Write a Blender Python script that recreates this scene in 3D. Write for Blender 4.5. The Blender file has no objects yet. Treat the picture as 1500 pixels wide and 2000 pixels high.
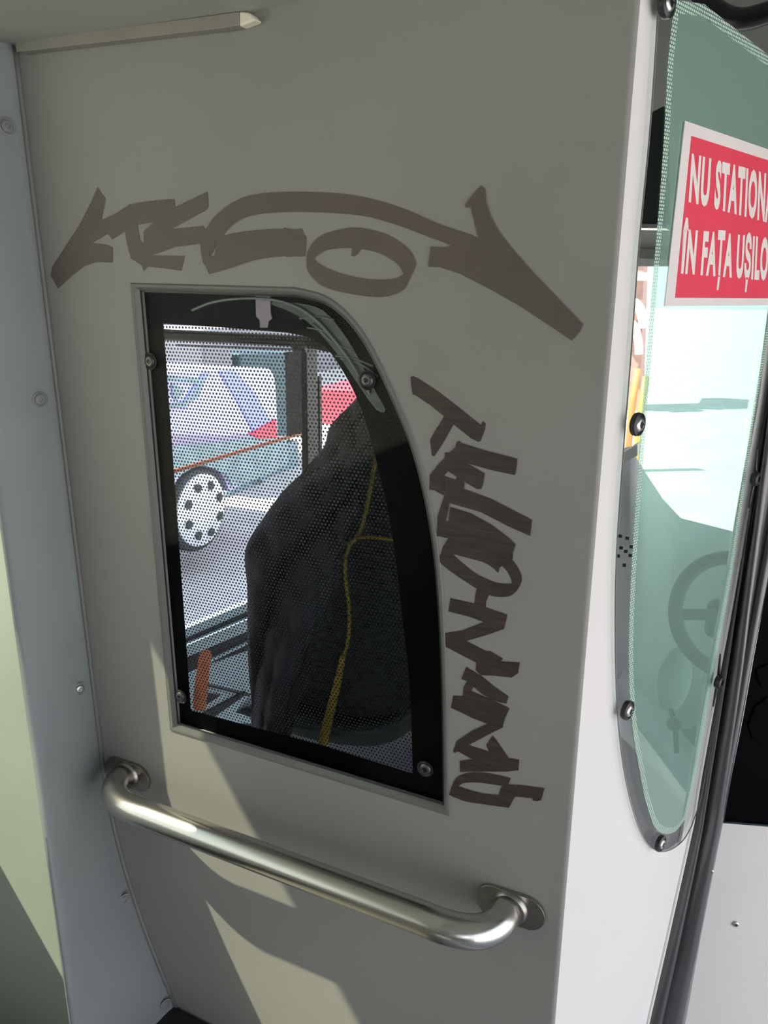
import bpy, bmesh, math, random
from mathutils import Vector, Matrix
random.seed(7)
C = bpy.context.scene.collection
S = bpy.context.scene

# ---------------------------------------------------------------- camera, world, sun, exposure
F_PX = 1500.0; PITCH = math.atan(.3); YAW = math.radians(25.8); D = .62
CAM = Vector((0, 0, 1.5))
cd = bpy.data.cameras.new('camera'); cam = bpy.data.objects.new('camera', cd); C.objects.link(cam)
cd.sensor_fit = 'VERTICAL'; cd.sensor_height = 24; cd.lens = 24 * F_PX / 2000; cd.clip_start = .01; cd.clip_end = 300
cam.location = CAM; cam.rotation_euler = (math.pi / 2 - PITCH, 0, YAW); S.camera = cam
S.view_settings.view_transform = 'Standard'; S.view_settings.look = 'None'
S.view_settings.gamma = 1; S.view_settings.use_curve_mapping = False; S.view_settings.exposure = 0.0

W = bpy.data.worlds.new('sky'); S.world = W; W.use_nodes = True
wn = W.node_tree; wn.nodes.clear()
wo = wn.nodes.new('ShaderNodeOutputWorld'); wb = wn.nodes.new('ShaderNodeBackground')
tc = wn.nodes.new('ShaderNodeTexCoord'); sx = wn.nodes.new('ShaderNodeSeparateXYZ'); cr = wn.nodes.new('ShaderNodeValToRGB')
cr.color_ramp.elements[0].position = 0; cr.color_ramp.elements[0].color = (.93, .95, 1, 1)
cr.color_ramp.elements[1].position = 1; cr.color_ramp.elements[1].color = (.62, .78, 1, 1)
wn.links.new(tc.outputs['Generated'], sx.inputs[0]); wn.links.new(sx.outputs['Z'], cr.inputs[0])
wn.links.new(cr.outputs[0], wb.inputs[0]); wn.links.new(wb.outputs[0], wo.inputs[0])
wb.inputs[1].default_value = 2.35

SUN_DIR = Vector((1.61, 1.0, -2.63)).normalized()
sl = bpy.data.lights.new('sun', 'SUN'); sun = bpy.data.objects.new('sun', sl); C.objects.link(sun)
sl.energy = 12.0; sl.angle = math.radians(.6); sl.color = (1, .95, .82)
sun.rotation_euler = SUN_DIR.to_track_quat('-Z', 'Y').to_euler()

# ---------------------------------------------------------------- pixel <-> plane helpers (only used to read positions)
_R = Vector((math.cos(YAW), math.sin(YAW), 0)); _F = Vector((-math.sin(YAW), math.cos(YAW), 0)); _U = Vector((0, 0, 1))
def ray(px, py):
    X = (px - 750) / F_PX; Y = (1000 - py) / F_PX
    return _R * X + _F * (math.cos(PITCH) + Y * math.sin(PITCH)) + _U * (Y * math.cos(PITCH) - math.sin(PITCH))
def at(px, py, t): return CAM + ray(px, py) * t
class Frame:
    """vertical plane through o, horizontal direction u; d goes away from the viewer"""
    def __init__(s, o, u):
        s.o = Vector(o); s.u = Vector((u[0], u[1], 0)).normalized(); s.n = Vector((-s.u.y, s.u.x, 0))
        if s.n.dot(s.o - Vector((0, 0, s.o.z))) < 0: s.n = -s.n
    def __call__(s, u, v, d=0): return Vector((s.o.x, s.o.y, 0)) + s.u * u + s.n * d + Vector((0, 0, v))
    def px(s, x, y, d=0):
        r = ray(x, y); q = s.o + s.n * d
        t = (Vector((q.x, q.y, 0))).dot(s.n) / r.dot(s.n)
        p = CAM + r * t
        return ((Vector((p.x, p.y, 0)) - Vector((s.o.x, s.o.y, 0))).dot(s.u), p.z)
    def poly(s, pts, d=0): return [s.px(x, y, d) for x, y in pts]
WALL = Frame((0, D, 0), (1, 0))
EX = WALL.px(1163, 1000)[0]                     # x of the partition's free edge
DOOR = Frame((EX, D, 0), (math.sin(math.radians(19.9)), math.cos(math.radians(19.9))))
if DOOR.u.y < 0: DOOR.u = -DOOR.u

def smooth(pts, n=6, closed=True):
    out = []; N = len(pts)
    rng = range(N) if closed else range(N - 1)
    for i in rng:
        if closed: a, b, c, d = pts[i - 1], pts[i], pts[(i + 1) % N], pts[(i + 2) % N]
        else: a, b, c, d = pts[max(i - 1, 0)], pts[i], pts[i + 1], pts[min(i + 2, N - 1)]
        for k in range(n):
            t = k / n
            out.append(tuple(.5 * ((2 * b[j]) + (-a[j] + c[j]) * t + (2 * a[j] - 5 * b[j] + 4 * c[j] - d[j]) * t * t + (-a[j] + 3 * b[j] - 3 * c[j] + d[j]) * t ** 3) for j in range(len(b))))
    if not closed: out.append(tuple(pts[-1]))
    return out
def offset(pts, r):
    """grow a closed 2D polygon by r"""
    N = len(pts); A = sum(pts[i][0] * pts[(i + 1) % N][1] - pts[(i + 1) % N][0] * pts[i][1] for i in range(N))
    sg = 1 if A > 0 else -1; out = []
    for i in range(N):
        a = Vector(pts[i - 1]); b = Vector(pts[i]); c = Vector(pts[(i + 1) % N])
        d1 = (b - a); d2 = (c - b)
        if d1.length < 1e-9: d1 = d2
        if d2.length < 1e-9: d2 = d1
        d1.normalize(); d2.normalize()
        n1 = Vector((d1.y, -d1.x)) * sg; n2 = Vector((d2.y, -d2.x)) * sg
        m = (n1 + n2); m = m / max(m.length, 1e-6); k = r / max(m.dot(n1), .4)
        out.append((b.x + m.x * k, b.y + m.y * k))
    return out

# ---------------------------------------------------------------- materials
def newmat(name):
    m = bpy.data.materials.new(name); m.use_nodes = True; nt = m.node_tree
    return m, nt, nt.nodes['Principled BSDF'], nt.nodes['Material Output']
def mat(name, col, rough=.5, metal=0, var=.06, scale=14, bump=0, bscale=200, stretch=None, emit=None, spec=.5, coat=0):
    m, nt, b, o = newmat(name)
    t = nt.nodes.new('ShaderNodeTexCoord'); n = nt.nodes.new('ShaderNodeTexNoise'); n.inputs['Scale'].default_value = scale
    n.inputs['Detail'].default_value = 4
    src = t.outputs['Object']
    if stretch:
        mp = nt.nodes.new('ShaderNodeMapping'); mp.inputs['Scale'].default_value = stretch
        nt.links.new(src, mp.inputs[0]); src = mp.outputs[0]
    nt.links.new(src, n.inputs['Vector'])
    r = nt.nodes.new('ShaderNodeValToRGB'); c = Vector(col[:3])
    r.color_ramp.elements[0].position = .3; r.color_ramp.elements[1].position = .7
    r.color_ramp.elements[0].color = (*[x * (1 - var) for x in c], 1); r.color_ramp.elements[1].color = (*[min(1, x * (1 + var)) for x in c], 1)
    nt.links.new(n.outputs['Fac'], r.inputs[0]); nt.links.new(r.outputs[0], b.inputs['Base Color'])
    b.inputs['Roughness'].default_value = rough; b.inputs['Metallic'].default_value = metal
    b.inputs['Specular IOR Level'].default_value = spec
    if coat: b.inputs['Coat Weight'].default_value = coat; b.inputs['Coat Roughness'].default_value = .25
    if bump:
        n2 = nt.nodes.new('ShaderNodeTexNoise'); n2.inputs['Scale'].default_value = bscale
        nt.links.new(src, n2.inputs['Vector'])
        bp = nt.nodes.new('ShaderNodeBump'); bp.inputs['Strength'].default_value = bump; bp.inputs['Distance'].default_value = .001
        nt.links.new(n2.outputs['Fac'], bp.inputs['Height']); nt.links.new(bp.outputs[0], b.inputs['Normal'])
    if emit:
        b.inputs['Emission Color'].default_value = (*col[:3], 1); b.inputs['Emission Strength'].default_value = emit
    return m
class N:
    def __init__(s, nt): s.nt = nt
    def m(s, op, a, b=0):
        n = s.nt.nodes.new('ShaderNodeMath'); n.operation = op
        for i, v in enumerate((a, b)):
            if isinstance(v, (int, float)): n.inputs[i].default_value = v
            else: s.nt.links.new(v, n.inputs[i])
        return n.outputs[0]
def hexdots(nt, uvec, pitch, rad, ax=('X', 'Z')):
    """1 inside dots on a staggered grid laid on the sheet itself"""
    n = N(nt); sp = nt.nodes.new('ShaderNodeSeparateXYZ'); nt.links.new(uvec, sp.inputs[0])
    u = n.m('DIVIDE', sp.outputs[ax[0]], pitch); v = n.m('DIVIDE', sp.outputs[ax[1]], pitch * math.sqrt(3))
    ds = []
    for o in (0, .5):
        a = n.m('SUBTRACT', n.m('FRACT', n.m('ADD', u, 500 + o)), .5); b = n.m('MULTIPLY', n.m('SUBTRACT', n.m('FRACT', n.m('ADD', v, 500 + o)), .5), math.sqrt(3))
        ds.append(n.m('SQRT', n.m('ADD', n.m('MULTIPLY', a, a), n.m('MULTIPLY', b, b))))
    return n.m('LESS_THAN', n.m('MINIMUM', ds[0], ds[1]), rad)
def glass(name, tint, gloss=1.0, ior=1.5, rough=.01, haze=0, hazecol=(1, 1, 1)):
    m, nt, b, o = newmat(name); nt.nodes.remove(b)
    tr = nt.nodes.new('ShaderNodeBsdfTransparent'); tr.inputs[0].default_value = (*tint, 1)
    gl = nt.nodes.new('ShaderNodeBsdfGlossy'); gl.inputs['Roughness'].default_value = rough
    ge = nt.nodes.new('ShaderNodeNewGeometry'); dt = nt.nodes.new('ShaderNodeVectorMath'); dt.operation = 'DOT_PRODUCT'
    nt.links.new(ge.outputs['Normal'], dt.inputs[0]); nt.links.new(ge.outputs['Incoming'], dt.inputs[1])
    q = N(nt); f0 = ((ior - 1) / (ior + 1)) ** 2   # Schlick reflectance, the same from both faces of the sheet
    sch = q.m('ADD', q.m('MULTIPLY', q.m('POWER', q.m('SUBTRACT', 1, q.m('ABSOLUTE', dt.outputs['Value'])), 5), 1 - f0), f0)
    mx = nt.nodes.new('ShaderNodeMixShader'); k = q.m('MULTIPLY', sch, gloss)
    src = tr.outputs[0]
    if haze:
        df = nt.nodes.new('ShaderNodeBsdfDiffuse'); df.inputs[0].default_value = (*hazecol, 1)
        mh = nt.nodes.new('ShaderNodeMixShader'); mh.inputs[0].default_value = haze
        nt.links.new(tr.outputs[0], mh.inputs[1]); nt.links.new(df.outputs[0], mh.inputs[2]); src = mh.outputs[0]
    nt.links.new(k, mx.inputs[0]); nt.links.new(src, mx.inputs[1]); nt.links.new(gl.outputs[0], mx.inputs[2])
    nt.links.new(mx.outputs[0], o.inputs[0]); return m
def dotted(name, col, pitch, rad, ax, tint=(1, 1, 1), rough=.4, invert=False):
    m, nt, b, o = newmat(name); b.inputs['Base Color'].default_value = (*col, 1); b.inputs['Roughness'].default_value = rough
    t = nt.nodes.new('ShaderNodeTexCoord'); h = hexdots(nt, t.outputs['UV'], pitch, rad, ax)
    tr = nt.nodes.new('ShaderNodeBsdfTransparent'); tr.inputs[0].default_value = (*tint, 1)
    mx = nt.nodes.new('ShaderNodeMixShader'); nt.links.new(h, mx.inputs[0])
    nt.links.new(tr.outputs[0], mx.inputs[1]); nt.links.new(b.outputs[0], mx.inputs[2])
    nt.links.new(mx.outputs[0], o.inputs[0]); return m

M = {}
M['panel'] = mat('grey_moulded_panel', (.272, .268, .254), .55, var=.05, scale=5, bump=.12, bscale=900, spec=.35)
M['door_panel'] = mat('white_moulded_panel', (.78, .74, .73), .5, var=.02, scale=5, bump=.05, bscale=600, spec=.4)
M['post'] = mat('blue_grey_cover', (.235, .26, .265), .5, var=.05, scale=7, bump=.08, bscale=900, spec=.4)
M['leftpanel'] = mat('pale_green_grey_panel', (.37, .41, .355), .55, var=.05, scale=6, bump=.05, bscale=500)
M['ceiling'] = mat('pale_ceiling_liner', (.34, .35, .325), .6, var=.03, scale=6)
M['trim'] = mat('beige_grey_trim', (.25, .24, .215), .5, var=.06, scale=20)
M['rim'] = mat('corner_shade_tone', (.15, .15, .14), .45, var=.05)  # tone of the shade strip in the corner crevice
M['endcap'] = mat('lit_end_cap', (.8, .76, .62), .5)
M['black'] = mat('black_plastic', (.012, .012, .014), .35, var=.2)
M['frit'] = mat('black_printed_border', (.002, .0025, .003), .4, var=.2, spec=.03)
M['rubber'] = mat('black_rubber', (.05, .048, .052), .36, var=.15, scale=30, bump=.1, bscale=300, spec=.9, stretch=(1, 1, .05), coat=.8)
M['steel'] = mat('brushed_steel', (.60, .58, .54), .24, 1, var=.08, scale=60, bump=.05, bscale=900, stretch=(.02, 1, 1))
M['plate_steel'] = mat('dull_steel', (.36, .34, .31), .32, 1, var=.15, scale=90)
M['screw'] = mat('dark_screw_metal', (.12, .12, .12), .35, .8, var=.2, scale=200)
M['screw_light'] = mat('screw_zinc', (.55, .55, .54), .3, .9, var=.2, scale=200)
M['screw_plug'] = mat('grey_screw_plug', (.2, .21, .21), .45, 0, var=.15, scale=100)
M['ink'] = mat('brown_marker_ink', (.106, .083, .076), .5, var=.06, scale=24, spec=.4)
M['ink_streak'] = mat('dry_brown_marker_ink', (.048, .033, .030), .5, var=.3, scale=60, stretch=(.5, 1, 5), spec=.4)
M['floor'] = mat('dark_floor_covering', (.30, .31, .32), .6, var=.3, scale=300)
M['black_cover'] = mat('black_speckled_cover', (.014, .013, .013), .5, var=.4, scale=200)
M['seat'] = mat('charcoal_seat_fabric', (.028, .031, .034), .9, var=.7, scale=140, bump=.3, bscale=500, stretch=(.5, 1, 1.6))
M['jacket'] = mat('dark_navy_jacket_cloth', (.013, .012, .020), .75, var=.35, scale=20, bump=.3, bscale=90)
M['shell'] = mat('grey_seat_shell', (.055, .075, .08), .4, var=.08)
M['yellow'] = mat('yellow_piping', (.42, .28, .03), .7, var=.25, scale=200)
M['orange_tag'] = mat('orange_red_tag', (1.0, .30, .16), .5, var=.15, scale=120)
M['green_reflection'] = mat('dark_green_reflection', (.040, .062, .056), .35, var=.5, scale=25, stretch=(1, 1, 3))  # tone of the greenish reflection modelled in the window border
M['green_streak'] = mat('green_reflection_streak', (.10, .14, .13), .4, var=.2)
M['reflection_grey'] = mat('grey_reflection', (.16, .19, .18), .4)
M['orangebar'] = mat('rusty_orange_bar', (.45, .13, .06), .5, var=.1)
M['bluegrey'] = mat('pale_blue_sill', (.52, .66, .72), .4, var=.05)
M['dark'] = mat('dark_frame', (.022, .025, .03), .4, var=.1)
M['lilac'] = mat('lilac_reflection_tone', (.30, .24, .31), .6, var=.05)  # tone of the lilac reflection in the window border
M['clear'] = glass('clear_acrylic', (.95, .97, .96), .8)
M['pane'] = glass('partition_acrylic', (.97, .98, .98), .14)
M['winglass'] = glass('smoked_cab_glass', (.93, .96, .97), .5)
M['smoke'] = glass('tinted_bus_glass', (.84, .85, .77), 1.0)
M['green'] = glass('green_window_film', (.62, .86, .78), 1.2, 1.52, .03, haze=.30, hazecol=(.52, .80, .68))  # haze: even diffuse tint standing in for the reflected bright doorway
M['dots'] = dotted('perforated_window_print', (.006, .006, .008), .0042, .29, ('X', 'Y'), tint=(.86, .88, .92))
M['edgedots'] = dotted('dotted_edge_print', (.62, .74, .66), .0030, .36, ('X', 'Y'), tint=(.8, .9, .84))
M['signwhite'] = mat('sign_white', (.86, .78, .77), .35, var=.02)
M['signred'] = mat('sign_red', (.88, .075, .125), .3, var=.03)
M['cream'] = mat('pale_lettering', (.88, .80, .76), .4, var=.02)
M['carbody'] = mat('lilac_car_paint', (.50, .49, .74), .3, var=.04, coat=.6)
M['carblue'] = mat('blue_stripe_paint', (.30, .35, .74), .3, var=.04, coat=.6)
M['cardark'] = mat('grey_blue_cladding', (.27, .37, .40), .6, var=.2, scale=9)
M['carglass'] = mat('car_window_glass', (.05, .09, .11), .08, var=.2)
M['tyre'] = mat('tyre_rubber', (.05, .06, .065), .8, var=.2)
M['hub'] = mat('silver_hubcap', (.75, .77, .80), .35, .2, var=.05)
M['taillight'] = mat('red_lens', (.9, .06, .12), .2, var=.1)
M['redvan'] = mat('red_paint', (.85, .10, .14), .35, var=.05)
M['asphalt'] = mat('pale_pavement', (.64, .60, .56), .9, var=.10, scale=3)
M['concrete'] = mat('grey_render', (.30, .29, .31), .9, var=.2, scale=1.5)
M['teal'] = mat('teal_grey_cladding', (.06, .11, .13), .6, var=.15)
M['dash'] = mat('light_grey_dashboard', (.74, .75, .74), .6, var=.05)
M['ledge'] = mat('mid_grey_ledge', (.40, .39, .41), .6, var=.05)
M['wheelgreen'] = mat('dark_wheel_rim', (.05, .06, .06), .45, var=.1)
M['brick'] = mat('brick_red', (.42, .26, .22), .8, var=.15)
M['post_orange'] = mat('orange_post_paint', (.58, .28, .10), .5)
M['post_yellow'] = mat('yellow_post_paint', (.55, .42, .11), .5)
M['whitepaint'] = mat('white_paint', (.8, .82, .78), .5)
M['mirrorgrey'] = mat('grey_mirror_shell', (.48, .58, .55), .35)

# ---------------------------------------------------------------- mesh helpers
def link(name, verts, faces, m, parent=None, sm=False, uv=None):
    me = bpy.data.meshes.new(name); me.from_pydata([tuple(v) for v in verts], [], faces); me.validate()
    bm = bmesh.new(); bm.from_mesh(me); bmesh.ops.recalc_face_normals(bm, faces=bm.faces); bm.to_mesh(me); bm.free()
    if m: me.materials.append(m)
    if sm:
        for p in me.polygons: p.use_smooth = True
    o = bpy.data.objects.new(name, me); C.objects.link(o)
    if parent is not None:
        o.parent = parent; o.matrix_parent_inverse = parent.matrix_basis.inverted()
    return o
def tag(o, label=None, cat=None, group=None, kind=None):
    if label: o['label'] = label
    if cat: o['category'] = cat
    if group: o['group'] = group
    if kind: o['kind'] = kind
    return o
def empty(name, loc, label=None, cat=None, group=None, kind=None):
    o = bpy.data.objects.new(name, None); C.objects.link(o); o.location = loc; o.empty_display_size = .05
    return tag(o, label, cat, group, kind)
def fill(loops):
    """triangulate outer loop with holes -> (verts2d, tris)"""
    from mathutils.geometry import tessellate_polygon
    V = []; LL = []
    for L in loops:
        c = []
        for p in L:
            if not c or (Vector(p) - Vector(c[-1])).length > 1e-7: c.append(tuple(p))
        if (Vector(c[0]) - Vector(c[-1])).length < 1e-7: c.pop()
        LL.append(c); V += c
    T = [list(t) for t in tessellate_polygon([[Vector((x, y, 0)) for x, y in L] for L in LL])]
    loops[:] = LL
    return V, T
def plate(name, loops, fr, d0, d1, m, parent=None, uv=False, bev=0):
    loops = [loops] if not isinstance(loops[0][0], (tuple, list)) else list(loops)
    V, T = fill(loops); n = len(V)
    verts = [fr(u, v, d0) for u, v in V] + [fr(u, v, d1) for u, v in V]
    faces = [t for t in T] + [[i + n for i in reversed(t)] for t in T]
    k = 0
    for L in loops:
        c = len(L)
        for i in range(c): faces.append([k + i, k + (i + 1) % c, n + k + (i + 1) % c, n + k + i])
        k += c
    o = link(name, verts, faces, m, parent)
    if uv:
        ul = o.data.uv_layers.new(name='UV'); allv = V + V
        for lp in o.data.loops: ul.data[lp.index].uv = allv[lp.vertex_index]
    if bev:
        b = o.modifiers.new('bevel', 'BEVEL'); b.width = bev; b.segments = 3; b.limit_method = 'ANGLE'
    return o
def sheet(name, loops, fr, d, m, parent=None):
    """printed film: a single face layer with uv in metres"""
    loops = [loops] if not isinstance(loops[0][0], (tuple, list)) else list(loops)
    V, T = fill(loops)
    o = link(name, [fr(u, v, d) for u, v in V], T, m, parent)
    ul = o.data.uv_layers.new(name='UV')
    for lp in o.data.loops: ul.data[lp.index].uv = V[lp.vertex_index]
    return o
def box(name, lo, hi, m, parent=None, bev=0):
    x0, y0, z0 = lo; x1, y1, z1 = hi
    v = [(x, y, z) for x in (x0, x1) for y in (y0, y1) for z in (z0, z1)]
    o = link(name, v, [[0, 1, 3, 2], [4, 6, 7, 5], [0, 4, 5, 1], [2, 3, 7, 6], [0, 2, 6, 4], [1, 5, 7, 3]], m, parent)
    if bev:
        b = o.modifiers.new('bevel', 'BEVEL'); b.width = bev; b.segments = 3
    return o
def tube(name, path, r, m, parent=None, seg=24, flat=None, caps=True):
    path = [Vector(p) for p in path]; V = []; Fc = []; prev = None
    for i, p in enumerate(path):
        d = (path[min(i + 1, len(path) - 1)] - path[max(i - 1, 0)]).normalized()
        if prev is None:
            a = Vector((0, 0, 1)) if abs(d.z) < .9 else Vector((1, 0, 0)); x = a.cross(d).normalized()
        else: x = (prev - d * prev.dot(d)).normalized()
        prev = x; y = d.cross(x); rr = r[i] if isinstance(r, (list, tuple)) else r
        for k in range(seg):
            t = 2 * math.pi * k / seg; V.append(p + x * rr * math.cos(t) + y * rr * math.sin(t) * (flat or 1))
    for i in range(len(path) - 1):
        for k in range(seg):
            a = i * seg + k; b = i * seg + (k + 1) % seg; Fc.append([a, b, b + seg, a + seg])
    if caps: Fc.append(list(range(seg))[::-1]); Fc.append([(len(path) - 1) * seg + k for k in range(seg)])
    return link(name, V, Fc, m, parent, True)
def lathe(name, o, axis, prof, m, parent=None, seg=28):
    """prof: (radius, height along axis)"""
    axis = Vector(axis).normalized(); a = Vector((0, 0, 1)) if abs(axis.z) < .9 else Vector((1, 0, 0))
    x = a.cross(axis).normalized(); y = axis.cross(x); o = Vector(o); V = []; Fc = []
    for r, h in prof:
        for k in range(seg):
            t = 2 * math.pi * k / seg; V.append(o + axis * h + (x * math.cos(t) + y * math.sin(t)) * max(r, 1e-5))
    for i in range(len(prof) - 1):
        for k in range(seg):
            p = i * seg + k; q = i * seg + (k + 1) % seg; Fc.append([p, q, q + seg, p + seg])
    Fc.append(list(range(seg))); Fc.append([(len(prof) - 1) * seg + k for k in range(seg)])
    ob = link(name, V, Fc, m, parent, True)
    ob.modifiers.new('edge', 'EDGE_SPLIT').split_angle = math.radians(40)
    return ob
def extrude_y(name, prof, y0, y1, m, parent=None, sm=False):
    n = len(prof); V = [(x, y0, z) for x, z in prof] + [(x, y1, z) for x, z in prof]
    Fc = [[i, (i + 1) % n, n + (i + 1) % n, n + i] for i in range(n)] + [list(range(n))[::-1], [n + i for i in range(n)]]
    return link(name, V, Fc, m, parent, sm)
def loft(name, rows, m, parent=None, sm=True, closed=False):
    n = len(rows[0]); V = [p for r in rows for p in r]; Fc = []
    for i in range(len(rows) - 1):
        for k in range(n if closed else n - 1):
            a = i * n + k; b = i * n + (k + 1) % n; Fc.append([a, b, b + n, a + n])
    if closed: Fc.append(list(range(n))); Fc.append([(len(rows) - 1) * n + k for k in range(n)])
    return link(name, V, Fc, m, parent, sm)
def screw(parent, pos, axis, r, m_head, m_cup=None, name='screw', slot=True, h=None):
    """pan head screw with a cross recess; axis points out of the surface"""
    h = h or r * .45; axis = Vector(axis).normalized()
    o = lathe(name, pos, axis, [(r, 0), (r, h * .45), (r * .85, h * .8), (r * .55, h), (r * .4, h * .97), (r * .25, h * .5)], m_head, parent, 24)
    if m_cup:
        lathe('washer', Vector(pos) + axis * .0002, axis, [(r * 1.45, 0), (r * 1.45, h * .3), (r * 1.2, h * .5), (r * 1.02, h * .2)], m_cup, o, 24)
    if slot:
        a = Vector((0, 0, 1)); x = a.cross(axis).normalized(); y = axis.cross(x); V = []; Fc = []
        for (p, q) in ((x, y), (y, x)):
            b = len(V)
            for s1 in (-1, 1):
                for s2 in (-1, 1):
                    for s3 in (.9, 1.03): V.append(Vector(pos) + axis * h * s3 + p * s1 * r * .48 + q * s2 * r * .1)
            Fc += [[b + i for i in f] for f in ([0, 1, 3, 2], [4, 6, 7, 5], [0, 4, 5, 1], [2, 3, 7, 6], [0, 2, 6, 4], [1, 5, 7, 3])]
        link('cross_slot', V, Fc, M['black'], o)
    return o

# ================================================================ BUS SHELL (structure)
# floor, ceiling, walls of the bus around the spot the picture is taken from
tag(box('floor', (-1.25, -3.2, -.06), (1.35, 2.6, 0), M['floor']), kind='structure')
# wheel arch box that the left wall stands on
tag(box('trim_wheel_arch', (-.645, -1.2, .0), (-.30, .62, .535), M['black_cover'], bev=.01), kind='structure')

# partition -------------------------------------------------------
win_px = [(268, 568), (575, 578)] + smooth([(575, 578), (640, 598), (700, 660), (757, 772), (808, 905), (843, 1080), (858, 1300), (863, 1577)], 6, False)[1:] + [(342, 1418)]
WIN = WALL.poly(win_px)
RIM = offset(WIN, .0075)
zt, zb = 2.12, .50
def wz(px, py): return WALL.px(px, py)
topL = wz(45, 90); topM = wz(482, 30); topR = wz(595, 0)
er = [(EX - .006, .0), (EX - .006, zt)]
outer = [(-1.0, .0), (-1.0, zt), (EX - .0035, zt), (EX - .0035, .0)]
wall = plate('wall_front', [outer, RIM], WALL, 0, .018, M['panel']); tag(wall, kind='structure')
# rounded free edge that turns into the door-side panel
rows = []
n1 = Vector((0, -1, 0)); n2 = -DOOR.n
for z in (0, .5, 1, 1.5, zt):
    row = []
    a0 = Vector((EX - .0035, D, z)); a2 = DOOR(.0035, z, 0); a1 = Vector((EX, D, z))
    for k in range(9):
        t = k / 8; row.append(a0 * (1 - t) ** 2 + a1 * 2 * t * (1 - t) + a2 * t * t)
    rows.append(row)
loft('rounded_edge', rows, M['panel'], wall)

# window in the partition ----------------------------------------
w1 = empty('window_1', WALL(-.4, .99, .005), kind='structure')
def ring(name, La, da, Lb, db, fr, m, parent):
    n = len(La); V = [fr(u, v, da) for u, v in La] + [fr(u, v, db) for u, v in Lb]
    return link(name, V, [[i, (i + 1) % n, n + (i + 1) % n, n + i] for i in range(n)], m, parent)
# moulded surround: a raised bead, then a chamfer dropping to the pane
seq = [(.0078, .000), (.0070, -.0012), (.0055, -.0016), (.0042, -.001), (.0022, .0012), (0, .006)]
rr = []
for off, d in seq: rr.append([WALL(u, v, d) for u, v in offset(WIN, off)])
rr = [[*r, r[0]] for r in rr]
fo = loft('window_frame', rr, M['rim'], w1, True)
ring('rubber_gasket', offset(WIN, .0006), .0045, offset(WIN, -.0012), .0052, WALL, M['black'], w1)
plate('window_pane', WIN, WALL, .0056, .0098, M['pane'], w1)
film_px = [(318, 632), (440, 640), (560, 650)] + smooth([(560, 650), (610, 662), (650, 695), (700, 785), (735, 900), (765, 1040), (785, 1200), (800, 1340), (806, 1512)], 5, False)[1:] + [(630, 1457), (372, 1388)]
FILM = WALL.poly(film_px, .018)
sheet('perforated_film', FILM, WALL, .018, M['dots'], w1)
BORD = offset(WIN, .02)
plate('black_border', [BORD, FILM], WALL, .0181, .0190, M['frit'], w1)
for (sxp, syp) in ((715, 743), (290, 706), (350, 1362), (829, 1504)):
    u, v = WALL.px(sxp, syp, .003)
    screw(w1, WALL(u, v, .0055), (0, -1, 0), .0062, M['screw'], M['black'])

def wl(pts, d): return WALL.poly(pts, d)  # the small shapes below stand in for reflections in the black border
plate('lilac_reflection', wl([(499, 576), (527, 577), (528, 612), (531, 622), (524, 628), (522, 640), (508, 640), (507, 625), (500, 618)], .0135), WALL, .0135, .0145, M['lilac'], w1)  # lilac reflection modelled as a small plate
plate('green_reflection', wl(smooth([(520, 590), (580, 592), (630, 606), (668, 648), (700, 700), (728, 755), (752, 800), (735, 800), (700, 752), (672, 710), (640, 668), (600, 628), (560, 606)], 3), .0150), WALL, .0150, .0155, M['green_reflection'], w1)  # greenish reflection given as a flat dark green shape
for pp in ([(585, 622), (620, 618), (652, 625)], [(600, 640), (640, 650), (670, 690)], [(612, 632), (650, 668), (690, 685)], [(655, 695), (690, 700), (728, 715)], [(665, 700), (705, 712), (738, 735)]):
    tube('reflection_streak', [WALL(*WALL.px(x, y, .0146), .0146) for x, y in smooth(pp, 5, False)], .0009, M['green_streak'], w1, 8)  # paler streaks of the same reflection, built as thin tubes
tube('reflected_arc', [WALL(*WALL.px(x, y, .0125), .0125) for x, y in smooth([(375, 606), (410, 592), (455, 584), (510, 583), (560, 592), (605, 615), (645, 655), (690, 715), (722, 770)], 6, False)], .0013, M['reflection_grey'], w1, 10)  # curved reflection line, built as a thin grey tube

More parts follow.
